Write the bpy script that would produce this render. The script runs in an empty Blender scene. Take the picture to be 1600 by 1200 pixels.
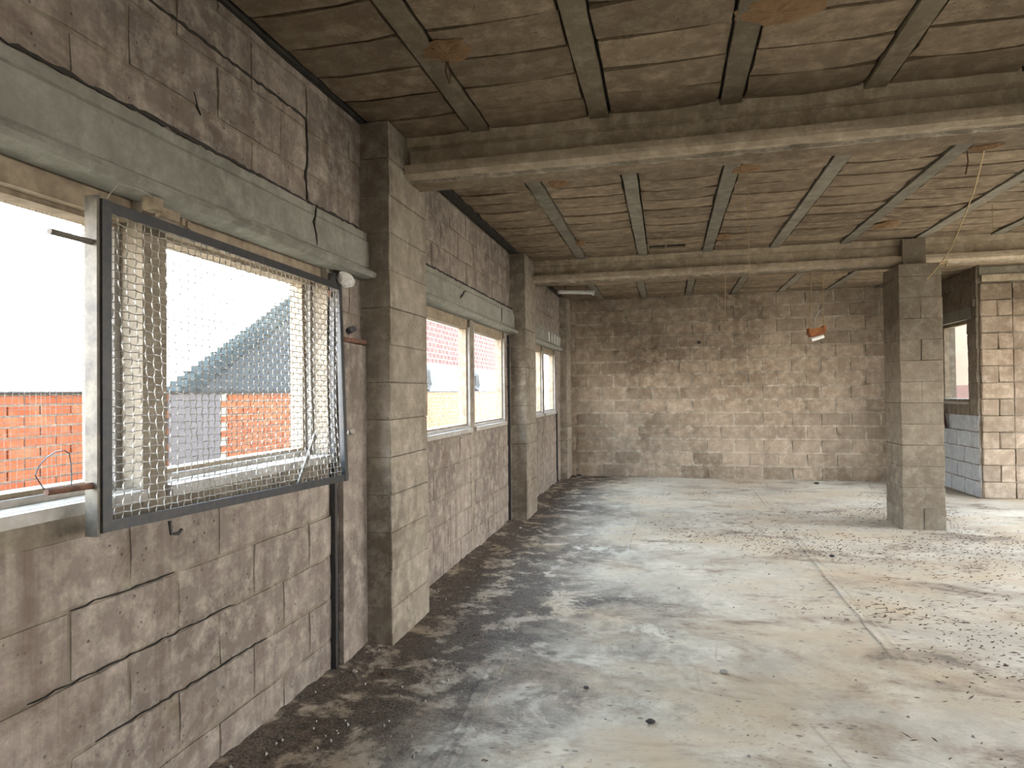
import bpy, bmesh, math, random
from mathutils import Vector, Matrix, noise as mnoise
random.seed(7)
PI = math.pi
scene = bpy.context.scene
col = scene.collection

# ------------------------------------------------------------------ camera, sky, sun, exposure
YAW, PITCH, ROLL = .2369, .0134, -.0106
cam_d = bpy.data.cameras.new('camera')
cam = bpy.data.objects.new('camera', cam_d); col.objects.link(cam)
fw = Vector((-math.sin(YAW)*math.cos(PITCH), math.cos(YAW)*math.cos(PITCH), math.sin(PITCH)))
r0 = Vector((math.cos(YAW), math.sin(YAW), 0)); u0 = r0.cross(fw)
rr = math.cos(ROLL)*r0 + math.sin(ROLL)*u0
uu = math.cos(ROLL)*u0 - math.sin(ROLL)*r0
CAM = Vector((1.5905, 0, 1.3384))
m = Matrix((rr, uu, -fw)).transposed().to_4x4(); m.translation = CAM
cam.matrix_world = m
cam_d.sensor_width = 36; cam_d.lens = 999.6/1600*36; cam_d.clip_start = .05; cam_d.clip_end = 500
scene.camera = cam

def px(x, y, axis, val):
    """the point where the sight line of a photograph pixel meets a plane of the room"""
    d = fw + rr*((x-800)/999.6) + uu*((600-y)/999.6)
    i = 'XYZ'.index(axis)
    return CAM + d*((val-CAM[i])/d[i])

world = bpy.data.worlds.new('sky'); scene.world = world; world.use_nodes = True
wn = world.node_tree; wn.nodes.clear()
w_out = wn.nodes.new('ShaderNodeOutputWorld'); w_bg = wn.nodes.new('ShaderNodeBackground')
w_tc = wn.nodes.new('ShaderNodeTexCoord'); w_sep = wn.nodes.new('ShaderNodeSeparateXYZ'); w_r = wn.nodes.new('ShaderNodeValToRGB')
wn.links.new(w_tc.outputs['Generated'], w_sep.inputs[0]); wn.links.new(w_sep.outputs['Z'], w_r.inputs[0])
w_r.color_ramp.elements[0].position = 0.0; w_r.color_ramp.elements[0].color = (1.0, .95, .88, 1)
w_r.color_ramp.elements[1].position = .55; w_r.color_ramp.elements[1].color = (.58, .77, 1.0, 1)
wn.links.new(w_r.outputs[0], w_bg.inputs[0]); w_bg.inputs[1].default_value = 6.0
wn.links.new(w_bg.outputs[0], w_out.inputs[0])

sun_d = bpy.data.lights.new('sun', 'SUN'); sun_d.energy = 3.5; sun_d.color = (1, .91, .78); sun_d.angle = math.radians(.6)
sun = bpy.data.objects.new('sun', sun_d); col.objects.link(sun)
az, el = math.radians(-40), math.radians(54)          # towards the sun: from +X, a little behind the camera
to_sun = Vector((math.cos(el)*math.cos(az), math.cos(el)*math.sin(az), math.sin(el)))
sun.rotation_euler = to_sun.to_track_quat('Z', 'Y').to_euler(); sun.location = (12, -6, 12)

vs = scene.view_settings
vs.view_transform = 'Standard'; vs.look = 'None'; vs.gamma = 1; vs.use_curve_mapping = False
vs.exposure = 2.75
try:
    scene.cycles.max_bounces = 10; scene.cycles.diffuse_bounces = 7
except Exception: pass

# ------------------------------------------------------------------ materials
class NT:
    def __init__(s, name):
        s.m = bpy.data.materials.new(name); s.m.use_nodes = True
        s.t = s.m.node_tree; s.t.nodes.clear()
        s.out = s.n('ShaderNodeOutputMaterial'); s.b = s.n('ShaderNodeBsdfPrincipled')
        s.l(s.b.outputs[0], s.out.inputs[0])
        s.pos = s.n('ShaderNodeNewGeometry').outputs['Position']
    def n(s, t): return s.t.nodes.new(t)
    def l(s, a, b): s.t.links.new(a, b)
    def val(s, sock, v):
        if hasattr(v, 'links'): s.l(v, sock)
        elif isinstance(v, (tuple, list)): sock.default_value = (*v, 1) if len(v) == 3 and len(sock.default_value) == 4 else v
        else: sock.default_value = v
    def scaled(s, vec):
        n = s.n('ShaderNodeVectorMath'); n.operation = 'MULTIPLY'; s.l(s.pos, n.inputs[0]); n.inputs[1].default_value = vec
        return n.outputs[0]
    def noise(s, scale, detail=5, rough=.6, vec=None, dist=0):
        n = s.n('ShaderNodeTexNoise'); n.inputs['Scale'].default_value = scale; n.inputs['Detail'].default_value = detail
        n.inputs['Roughness'].default_value = rough; n.inputs['Distortion'].default_value = dist
        s.l(s.pos if vec is None else vec, n.inputs['Vector']); return n.outputs[0]
    def voro(s, scale, vec=None, feature='F1'):
        n = s.n('ShaderNodeTexVoronoi'); n.feature = feature; n.inputs['Scale'].default_value = scale
        s.l(s.pos if vec is None else vec, n.inputs['Vector']); return n.outputs['Distance']
    def ramp(s, v, a, b, lo=0., hi=1.):
        n = s.n('ShaderNodeMapRange'); n.clamp = True; s.l(v, n.inputs[0])
        n.inputs[1].default_value = a; n.inputs[2].default_value = b; n.inputs[3].default_value = lo; n.inputs[4].default_value = hi
        return n.outputs[0]
    def math(s, op, a, b=0.):
        n = s.n('ShaderNodeMath'); n.operation = op; s.val(n.inputs[0], a); s.val(n.inputs[1], b); return n.outputs[0]
    def mix(s, f, a, b, mode='MIX'):
        n = s.n('ShaderNodeMix'); n.data_type = 'RGBA'; n.blend_type = mode
        s.val(n.inputs['Factor'], f); s.val(n.inputs[6], a); s.val(n.inputs[7], b); return n.outputs[2]
    def axis(s, a):
        n = s.n('ShaderNodeSeparateXYZ'); s.l(s.pos, n.inputs[0]); return n.outputs[a]
    def rnd(s): return s.n('ShaderNodeObjectInfo').outputs['Random']
    def bump(s, h, strength=.5, dist=.01):
        n = s.n('ShaderNodeBump'); n.inputs['Strength'].default_value = strength; n.inputs['Distance'].default_value = dist
        s.l(h, n.inputs['Height']); s.l(n.outputs[0], s.b.inputs['Normal'])
    def done(s, color, rough=.8, metal=0., spec=.3):
        s.val(s.b.inputs['Base Color'], color); s.val(s.b.inputs['Roughness'], rough); s.val(s.b.inputs['Metallic'], metal)
        s.b.inputs['Specular IOR Level'].default_value = spec
        return s.m

def concrete(name, dark, mid, light, stain=(.10,.075,.05), stain_amt=.5, streak=.5, pits=.6, var=.25, bump=.6, blotch=1.3, streak_vec=(9, 9, .55)):
    t = NT(name)
    big = t.noise(blotch, 6, .62); fine = t.noise(11, 7, .7); grain = t.noise(70, 3, .7)
    c = t.mix(t.ramp(big, .34, .66), dark, mid)
    c = t.mix(t.ramp(fine, .45, .75), c, light)
    st = t.noise(1, 5, .65, t.scaled(streak_vec))
    c = t.mix(t.ramp(st, .5, .72, 0, streak), c, stain)
    bl = t.noise(2.6, 7, .7, dist=.6)
    c = t.mix(t.ramp(bl, .56, .70, 0, stain_amt), c, stain)
    p = t.voro(38); p2 = t.noise(24, 2, .5)
    pm = t.math('MULTIPLY', t.ramp(p, .10, .20, 1, 0), t.ramp(p2, .52, .62))
    c = t.mix(t.math('MULTIPLY', pm, pits), c, (.035, .03, .025))
    v = t.ramp(t.rnd(), 0, 1, 1-var, 1+var*.6)
    c = t.mix(1.0, c, t.mix(v, (0, 0, 0), (1, 1, 1)) if False else v, 'MULTIPLY')
    c = t.mix(t.ramp(grain, .35, .65, 0, .3), c, dark)
    h = t.math('ADD', t.math('MULTIPLY', fine, .8), t.math('MULTIPLY', grain, .3))
    h = t.math('SUBTRACT', h, t.math('MULTIPLY', pm, .5))
    t.bump(h, bump, .012)
    return t.done(c, .92, 0, .15)

def plain(name, c, rough=.6, metal=0., c2=None, scale=14, bump=.15, spec=.3):
    t = NT(name)
    f = t.noise(scale, 6, .65)
    cc = t.mix(t.ramp(f, .38, .66), c, c2 or tuple(x*.6 for x in c))
    t.bump(f, bump, .006)
    return t.done(cc, rough, metal, spec)

M = {}
M['block_left'] = concrete('left wall concrete block', (0.104,0.083,0.068), (0.222,0.182,0.150), (0.345,0.298,0.248), (0.061,0.037,0.023), .6, .6, .8, .10)
M['block_back'] = concrete('back wall concrete block', (0.143,0.106,0.072), (0.244,0.191,0.139), (0.346,0.284,0.220), (0.097,0.067,0.042), .5, .3, .5, .24)
M['mortar'] = concrete('joint mortar', (0.108,0.087,0.064), (0.178,0.146,0.109), (0.270,0.230,0.180), (0.054,0.039,0.027), .5, .3, .3, .0)
M['mortar_dark'] = concrete('old joint mortar', (.10,.08,.058), (.33,.28,.21), (.46,.40,.33), (.05,.037,.025), .5, .2, .3, .0)
M['pillar'] = concrete('pier concrete', (0.116,0.095,0.070), (0.220,0.187,0.144), (0.330,0.288,0.231), (0.072,0.046,0.028), .5, .5, .8, .10)
M['column'] = concrete('column block', (0.116,0.093,0.067), (0.186,0.155,0.116), (0.256,0.220,0.171), (0.070,0.048,0.029), .4, .25, .5, .12)
M['whitewash'] = concrete('pale grey block', (0.272,0.280,0.280), (0.368,0.380,0.384), (0.448,0.456,0.456), (0.160,0.144,0.120), .3, .25, .4, .08)  # paler, slightly bluish grey for the lower courses of the right wall
M['lintel'] = concrete('smooth lintel concrete', (0.130,0.124,0.101), (0.195,0.186,0.155), (0.260,0.247,0.211), (0.075,0.064,0.047), .35, .25, .2, .0, .2)
M['beam'] = concrete('beam concrete', (0.215,0.169,0.115), (0.359,0.293,0.207), (0.525,0.439,0.319), (0.096,0.063,0.035), .5, .35, .3, .0, .4, streak_vec=(7, 7, .4))
M['flange'] = concrete('beam flange concrete', (0.231,0.181,0.129), (0.358,0.290,0.207), (0.502,0.416,0.311), (0.135,0.091,0.055), .5, .2, .3, .0, .5)
M['joist'] = concrete('joist concrete', (0.115,0.101,0.075), (0.190,0.168,0.129), (0.260,0.235,0.185), (0.075,0.053,0.032), .5, .2, .3, .25, .4)
M['joist_dark'] = concrete('brownish joist concrete', (0.105,0.083,0.054), (0.173,0.140,0.095), (0.242,0.200,0.144), (0.068,0.047,0.027), .5, .2, .3, .2, .4)
M['infill'] = concrete('ceiling infill block', (0.124,0.089,0.057), (0.217,0.164,0.109), (0.316,0.249,0.170), (0.085,0.056,0.033), .5, .4, .5, .26, .8, streak_vec=(.8, 14, 14))
M['gap'] = plain('dark ceiling joint', (.03,.026,.021), .95)
M['cell_shade'] = plain('painted cell shade', (.006,.006,.005), .95)
M['foam'] = concrete('ochre sprayed patch', (0.136,0.077,0.035), (0.187,0.113,0.055), (0.230,0.153,0.085), (0.076,0.050,0.030), .4, .0, .2, .15, .9)
M['plaster'] = concrete('pale plaster lump', (.30,.28,.25), (.40,.38,.35), (.5,.48,.45), (.2,.17,.14), .4, .0, .3, .1, .9)
M['black_steel'] = plain('black painted steel', (.022,.024,.027), .45, .3, (.04,.034,.029), 30)
M['stile_side'] = plain('worn painted steel', (.11,.095,.07), .55, .2, (.05,.042,.035), 20)
M['wire'] = plain('galvanised wire', (0.270,0.248,0.214), .5, .25, (0.195,0.173,0.139), 40, 0)
M['net'] = plain('thin dark wire net', (.10,.08,.07), .6, .4, (.17,.14,.11), 40, 0)
M['rust'] = plain('rusty iron', (.13,.06,.035), .85, .1, (.065,.035,.024), 40, .5)
M['frame_wood'] = plain('weathered window wood', (0.220,0.173,0.117), .75, 0, (0.132,0.097,0.063), 18, .3)
M['sill'] = plain('pale sill stone', (.30,.275,.245), .6, 0, (.21,.19,.165), 16, .3)
M['rope'] = plain('straw coloured cord', (.34,.25,.13), .85, 0, (.25,.18,.09), 40)
M['orange_box'] = plain('rusty orange lamp box', (.36,.13,.04), .7, 0, (.19,.07,.025), 22)
M['white_tube'] = plain('white glass tube', (.85,.84,.80), .3, 0, (.75,.74,.70), 20, 0)
M['litter'] = plain('dry brown leaves', (0.102,0.061,0.033), .9, 0, (0.051,0.032,0.021), 3)
M['pebble'] = concrete('rubble stone', (.18,.16,.135), (.28,.255,.225), (.4,.37,.33), (.12,.09,.07), .3, 0, .2, .3)
M['dark_rubble'] = plain('black burnt rubble', (.02,.018,.017), .8, 0, (.04,.035,.03), 20)
M['white_pvc'] = plain('white plastic pipe', (.42,.40,.37), .5, 0, (.34,.32,.29), 10)
M['cream'] = plain('cream render', (0.075,0.054,0.037), .9, 0, (0.065,0.046,0.032), 2)
M['grey_render'] = concrete('grey gable render', (0.022,0.024,0.024), (0.031,0.033,0.032), (0.041,0.042,0.042), (0.017,0.018,0.019), .4, .4, .2, 0)
M['grey_teal'] = concrete('teal grey verge render', (0.016,0.020,0.020), (0.022,0.027,0.026), (0.030,0.034,0.033), (0.013,0.016,0.017), .3, .2, .1, 0)
M['pale_render'] = concrete('pale render', (0.095,0.087,0.091), (0.117,0.106,0.111), (0.134,0.126,0.128), (0.074,0.066,0.069), .3, .2, .1, 0)
M['pale_band'] = concrete('pale blue render', (0.053,0.065,0.070), (0.068,0.080,0.085), (0.083,0.093,0.097), (0.039,0.048,0.053), .3, .2, .1, 0)
M['brown_wood'] = plain('brown boards', (0.040,0.016,0.010), .7, 0, (0.024,0.010,0.007), 6)
M['ground'] = plain('bare ground', (.34,.265,.18), .95, 0, (.25,.195,.13), .8)
M['roof'] = plain('roof slab', (.3,.28,.25), .9)
def brick_mat(name, a, b, c):
    t = NT(name); f = t.noise(9, 5, .6)
    k = t.mix(t.ramp(t.rnd(), 0, 1), a, b); k = t.mix(t.ramp(f, .45, .7, 0, .6), k, c)
    t.bump(f, .3, .006); return t.done(k, .9, 0, .1)
M['brick'] = brick_mat('red hollow brick', (0.226,0.061,0.027), (0.268,0.084,0.038), (0.288,0.136,0.074))
M['pink_brick'] = brick_mat('pinkish brick', (0.068,0.025,0.023), (0.076,0.032,0.028), (0.084,0.050,0.043))
M['lime'] = plain('pale brick mortar', (0.498,0.449,0.399), .95, 0, (0.407,0.363,0.317), 12)

def floor_material():
    t = NT('stained concrete floor')
    big = t.noise(.55, 6, .6); mid = t.noise(2.2, 8, .68, dist=.4); fine = t.noise(14, 7, .72); grain = t.noise(90, 3, .7)
    c = t.mix(t.ramp(big, .38, .62), (.34,.285,.215), (.505,.43,.33))
    c = t.mix(t.ramp(mid, .46, .62, 0, .8), c, (.58,.51,.405))
    c = t.mix(t.ramp(fine, .42, .68, 0, .5), c, (.31,.26,.195))
    warm = t.noise(.9, 5, .6, t.scaled((1, 1.6, 1)))
    c = t.mix(t.ramp(warm, .47, .66, 0, .75), c, (.44,.305,.17))
    # damp brown smears, drawn out across the room
    sm = t.noise(1.5, 9, .76, t.scaled((.75, 1.5, 1)), .5)
    c = t.mix(t.ramp(sm, .505, .585, 0, .7), c, (.26,.18,.115))
    c = t.mix(t.ramp(sm, .575, .64, 0, .85), c, (.085,.06,.042))
    rust = t.noise(1.1, 7, .7, t.scaled((1.3, 1, 1)), .3)
    c = t.mix(t.ramp(rust, .60, .70, 0, .55), c, (.30,.17,.10))
    # soot and earth swept up along the left wall
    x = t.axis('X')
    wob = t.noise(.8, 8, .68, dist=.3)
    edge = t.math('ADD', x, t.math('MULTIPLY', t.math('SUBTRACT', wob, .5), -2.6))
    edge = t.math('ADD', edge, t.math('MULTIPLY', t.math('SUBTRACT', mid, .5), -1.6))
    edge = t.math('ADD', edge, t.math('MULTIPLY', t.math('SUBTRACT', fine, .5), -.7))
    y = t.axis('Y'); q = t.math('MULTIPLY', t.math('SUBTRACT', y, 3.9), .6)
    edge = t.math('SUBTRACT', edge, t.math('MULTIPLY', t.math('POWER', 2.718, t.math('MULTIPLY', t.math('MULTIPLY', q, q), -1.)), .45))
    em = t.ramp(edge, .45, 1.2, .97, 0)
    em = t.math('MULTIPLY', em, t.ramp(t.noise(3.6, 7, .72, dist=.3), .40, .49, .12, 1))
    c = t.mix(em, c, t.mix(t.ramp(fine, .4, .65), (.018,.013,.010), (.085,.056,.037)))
    # small dark flecks
    fl = t.math('MULTIPLY', t.ramp(t.voro(11, t.scaled((1, 1.7, 1))), .10, .2, 1, 0), t.ramp(t.noise(2.6, 3, .6), .44, .56))
    c = t.mix(t.math('MULTIPLY', fl, .8), c, (.05,.036,.027))
    fl2 = t.math('MULTIPLY', t.ramp(t.voro(34, t.scaled((.8, 1.6, 1))), .12, .24, 1, 0), t.ramp(t.noise(1.7, 4, .6), .46, .6))
    c = t.mix(t.math('MULTIPLY', fl2, .7), c, (.09,.065,.045))
    # hair cracks
    cr = t.ramp(t.voro(1.1, t.scaled((1, 1, 1)), 'DISTANCE_TO_EDGE'), 0, .006, .45, 0)
    c = t.mix(t.math('MULTIPLY', cr, t.ramp(mid, .48, .6)), c, (.12,.09,.065))
    c = t.mix(t.ramp(grain, .4, .66, 0, .35), c, (.33,.29,.235))
    h = t.math('ADD', t.math('MULTIPLY', fine, .7), t.math('MULTIPLY', grain, .3)); h = t.math('ADD', h, t.math('MULTIPLY', mid, 1.2))
    t.bump(h, .5, .012)
    ro = t.math('ADD', t.ramp(big, .35, .65, .45, .65), t.math('MULTIPLY', em, .3))
    return t.done(c, ro, 0, .3)
M['floor'] = floor_material()

# ------------------------------------------------------------------ mesh helpers
class MB:
    def __init__(s): s.v = []; s.f = []
    def add(s, vs, fs):
        o = len(s.v); s.v += [tuple(p) for p in vs]; s.f += [tuple(i+o for i in f) for f in fs]; return s
    def box(s, a, b):
        x0, y0, z0 = a; x1, y1, z1 = b
        return s.add([(x0,y0,z0),(x1,y0,z0),(x1,y1,z0),(x0,y1,z0),(x0,y0,z1),(x1,y0,z1),(x1,y1,z1),(x0,y1,z1)],
                     [(0,3,2,1),(4,5,6,7),(0,1,5,4),(1,2,6,5),(2,3,7,6),(3,0,4,7)])
    def bar(s, p, q, w, h, up=(0,0,1)):
        p = Vector(p); q = Vector(q); d = (q-p).normalized(); side = d.cross(Vector(up)).normalized(); u = side.cross(d)
        ring = [side*w/2+u*h/2, -side*w/2+u*h/2, -side*w/2-u*h/2, side*w/2-u*h/2]
        return s.add([p+k for k in ring]+[q+k for k in ring], [(0,1,2,3),(7,6,5,4),(0,4,5,1),(1,5,6,2),(2,6,7,3),(3,7,4,0)])
    def tube(s, pts, r, n=5, caps=True):
        pts = [Vector(p) for p in pts]; base = len(s.v); vs = []; up = Vector((.31,.17,.93))
        for i, p in enumerate(pts):
            d = (pts[min(i+1, len(pts)-1)]-pts[max(i-1, 0)]).normalized()
            a = d.cross(up); a = a.normalized() if a.length > .05 else d.cross(Vector((1,0,0))).normalized(); b = d.cross(a)
            for k in range(n):
                t = 2*PI*k/n; vs.append(p+(a*math.cos(t)+b*math.sin(t))*r)
        fs = [(i*n+k, i*n+(k+1)%n, (i+1)*n+(k+1)%n, (i+1)*n+k) for i in range(len(pts)-1) for k in range(n)]
        if caps: fs += [tuple(range(n))[::-1], tuple((len(pts)-1)*n+k for k in range(n))]
        return s.add(vs, fs)
    def prism(s, poly, axis, a, b):
        """poly of (u, v) pushed along an axis; axis X: (u,v)=(Y,Z); axis Y: (u,v)=(X,Z)"""
        n = len(poly); mk = (lambda t, u, v: (t, u, v)) if axis == 'X' else (lambda t, u, v: (u, t, v))
        vs = [mk(a, u, v) for u, v in poly]+[mk(b, u, v) for u, v in poly]
        return s.add(vs, [tuple(range(n))[::-1], tuple(range(n, 2*n))]+[(i, (i+1)%n, n+(i+1)%n, n+i) for i in range(n)])
    def mesh(s, name, smooth=False):
        me = bpy.data.meshes.new(name); me.from_pydata(s.v, [], s.f)
        bm = bmesh.new(); bm.from_mesh(me); bmesh.ops.recalc_face_normals(bm, faces=bm.faces); bm.to_mesh(me); bm.free()
        if smooth:
            for p in me.polygons: p.use_smooth = True
        return me
    def obj(s, name, mat, parent=None, smooth=False): return link(name, s.mesh(name, smooth), mat, parent)

def link(name, me, mat, parent=None, loc=None, rot=None):
    if mat and not me.materials: me.materials.append(M[mat] if isinstance(mat, str) else mat)
    o = bpy.data.objects.new(name, me); col.objects.link(o)
    if loc: o.location = loc
    if rot: o.rotation_euler = rot
    if parent:
        o.parent = parent
        if parent.type == 'EMPTY' and loc is None: o.matrix_parent_inverse = Matrix.Translation(parent.location).inverted()
    return o
def structure(o): o['kind'] = 'structure'; return o
def stuff(o): o['kind'] = 'stuff'; return o
def tag(o, label, cat, group=None):
    o['label'] = label; o['category'] = cat
    if group: o['group'] = group
    return o
def thing(name, loc, label, cat, group=None):
    o = bpy.data.objects.new(name, None); col.objects.link(o); o.location = loc; o.empty_display_size = .1
    return tag(o, label, cat, group)

_cache = {}
def block_mesh(w, h, proud, kind, rough=.003, inset=.006):
    """face block: w along local x, h along local z, looks towards local -y; back at y=+.02"""
    key = (round(w, 2), round(h, 2), proud, kind, random.randrange(5), rough)
    if key in _cache: return _cache[key]
    rnd = random.Random(str(key)); nu = 4 if w > .25 else 2; nv = 2
    J = lambda a: rnd.uniform(-a, a)
    vs = []; fs = []
    for j in range(nv+1):
        for i in range(nu+1):
            x = -w/2+inset+(w-2*inset)*i/nu; z = -h/2+inset+(h-2*inset)*j/nv
            e = i in (0, nu) or j in (0, nv)
            c = i in (0, nu) and j in (0, nv)
            vs.append((x+J(rough*1.2)*(1 if e else 2), -proud+J(rough)+(abs(J(rough*2.5)) if c else 0), z+J(rough*1.2)))
    fs += [(j*(nu+1)+i, j*(nu+1)+i+1, (j+1)*(nu+1)+i+1, (j+1)*(nu+1)+i) for j in range(nv) for i in range(nu)]
    ring = [i for i in range(nu+1)]+[j*(nu+1)+nu for j in range(1, nv+1)]+[nv*(nu+1)+i for i in range(nu-1, -1, -1)]+[j*(nu+1) for j in range(nv-1, 0, -1)]
    o = len(vs)
    for i in ring:
        x, y, z = vs[i]; e2 = 1.2 if proud < .006 else .45; vs.append((x*(1+2*inset/w*e2), .02, z*(1+2*inset/h*e2)))
    n = len(ring)
    fs += [(ring[k], o+k, o+(k+1)%n, ring[(k+1)%n]) for k in range(n)]
    me = bpy.data.meshes.new('concrete_block'); me.from_pydata(vs, [], fs)
    bm = bmesh.new(); bm.from_mesh(me); bmesh.ops.recalc_face_normals(bm, faces=bm.faces)
    # open at the back: make sure the front looks to -y
    bm.faces.ensure_lookup_table()
    if bm.faces[0].normal.y > 0: bmesh.ops.reverse_faces(bm, faces=bm.faces)
    bm.to_mesh(me); bm.free()
    _cache[key] = me
    return me

def solid_block(sx, sy, sz, rough=.004, bev=.01, tag_=''):
    """whole block with chipped, bevelled edges, base centred at the origin"""
    key = ('s', sx, sy, sz, tag_, random.randrange(4))
    if key in _cache: return _cache[key]
    bm = bmesh.new(); bmesh.ops.create_cube(bm, size=1)
    for v in bm.verts: v.co = Vector((v.co.x*sx, v.co.y*sy, (v.co.z+.5)*sz))
    bmesh.ops.bevel(bm, geom=bm.edges[:], offset=bev, segments=1, affect='EDGES')
    rnd = random.Random(str(key))
    for v in bm.verts: v.co += Vector((rnd.uniform(-rough, rough), rnd.uniform(-rough, rough), rnd.uniform(-rough, rough)*.3))
    me = bpy.data.meshes.new('concrete_block'); bm.to_mesh(me); bm.free()
    _cache[key] = me
    return me

def lay(parent, mat, u0, u1, z0, z1, place, holes=(), offs=(0., .2), proud=.012, L=.4, H=.2, gap=.008, name='concrete_block', rough=.003, zbase=0., jit=.004):
    """a field of face blocks in running bond; place(u, z) -> (location, rotation); blocks are cut round the holes"""
    row = 0
    z = zbase
    while z < z1-.02:
        za, zb = max(z, z0), min(z+H, z1)
        if zb-za > .03:
            o = offs[int(round((z-zbase)/H)) % 2]
            u = math.floor((u0-o)/L)*L+o
            while u < u1-.02:
                spans = [(max(u, u0), min(u+L, u1))]
                for hu0, hu1, hz0, hz1 in holes:
                    if hz0 < zb-.05 and hz1 > za+.05:
                        ns = []
                        for a, b in spans:
                            if hu1 <= a or hu0 >= b: ns.append((a, b))
                            else:
                                if hu0-a > .03: ns.append((a, hu0))
                                if b-hu1 > .03: ns.append((hu1, b))
                        spans = ns
                for a, b in spans:
                    if b-a < .04: continue
                    w = round(b-a-gap, 2) if b-a < L-.01 else L-gap
                    h = round(zb-za-gap, 3)
                    loc, rot = place((a+b)/2, (za+zb)/2)
                    j = random.uniform(-jit, jit)
                    nrm = Vector((0, -1, 0)); nrm.rotate(Matrix.Rotation(rot[2], 3, 'Z') if rot[0] == 0 else Matrix.Rotation(rot[0], 3, 'X'))
                    p = Vector(loc)+nrm*j
                    link(name, block_mesh(w, h, proud, mat, rough), mat, parent, p, (rot[0], rot[1]+random.uniform(-.006, .006) if rot[0] == 0 else rot[1], rot[2]))
                u += L
        z += H

def wall_boxes(mb, fixed0, fixed1, u0, u1, z0, z1, holes, axis):
    """a solid wall with rectangular holes, cut into boxes; axis 'X': the wall lies in a plane of constant X"""
    us = sorted({u0, u1, *[h[0] for h in holes], *[h[1] for h in holes]}); us = [u for u in us if u0 <= u <= u1]
    for a, b in zip(us, us[1:]):
        cuts = sorted([(h[2], h[3]) for h in holes if h[0] < (a+b)/2 < h[1]])
        z = z0; segs = []
        for c, d in cuts:
            if c > z: segs.append((z, c))
            z = d
        if z < z1: segs.append((z, z1))
        for c, d in segs:
            if axis == 'X': mb.box((fixed0, a, c), (fixed1, b, d))
            else: mb.box((a, fixed0, c), (b, fixed1, d))

H = 2.8
# ------------------------------------------------------------------ floor
def floor_height(x, y):
    n = mnoise.noise(Vector((x*1.1, y*1.1, 0)))*.006+mnoise.noise(Vector((x*6, y*6, 3)))*.002
    d = max(0, 1-x/.30)
    heap = d*d*(.022+.03*mnoise.noise(Vector((x*3, y*2.3, 9)))+.012*mnoise.noise(Vector((x*14, y*14, 5))))
    return min(n, .004)+max(0, heap)
mb = MB()
xs = [i*.04 for i in range(-1, 150)]+[6.2+.3*i for i in range(10)]
ys = [-4.2+.3*i for i in range(18)]+[1.2+.04*i for i in range(226)]
nx = len(xs)
mb.v = [(x, y, floor_height(x, y)) for y in ys for x in xs]
mb.f = [(j*nx+i, j*nx+i+1, (j+1)*nx+i+1, (j+1)*nx+i) for j in range(len(ys)-1) for i in range(nx-1)]
floor = structure(mb.obj('floor', 'floor', None, True))
mb = MB().box((-.25, -4.3, -.25), (7.15, 10.4, -.03)); structure(mb.obj('floor_slab', 'roof'))
structure(MB().box((-40, -40, -.6), (60, 60, -.3)).obj('ground', 'ground'))
# trowelled mortar ridges over the slab joints
def ridge(x0, y0, x1, y1, w):
    n = int(abs(y1-y0)/.05); vs = []; fs = []
    for i in range(n+1):
        t = i/n; x = x0+(x1-x0)*t; y = y0+(y1-y0)*t; e = min(1, min(t, 1-t)*12)
        w2 = w*(.75+.5*mnoise.noise(Vector((y*3, x, 1))))
        for k, (a, hh) in enumerate(((-1, 0), (-.8, .006), (-.5, .003), (.5, .002), (.8, .006), (1, 0))):
            jx = x+a*w2/2+mnoise.noise(Vector((y*9, k*3.1, 2)))*.012
            vs.append((jx, y, floor_height(jx, y)+hh*e*(.7+.6*mnoise.noise(Vector((y*11, k, 7))))+.0012))
    for i in range(n):
        for k in range(5): fs.append((i*6+k, i*6+k+1, (i+1)*6+k+1, (i+1)*6+k))
    me = MB(); me.add(vs, fs); return me.obj('mortar_ridge', 'floor', floor, True)
ridge(.80, 1.7, .76, 3.3, .10); ridge(2.70, 3.4, 2.71, 7.2, .09); ridge(2.71, 7.4, 2.73, 9.6, .07)
ridge(1.25, 5.3, 1.27, 8.2, .05)

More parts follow.
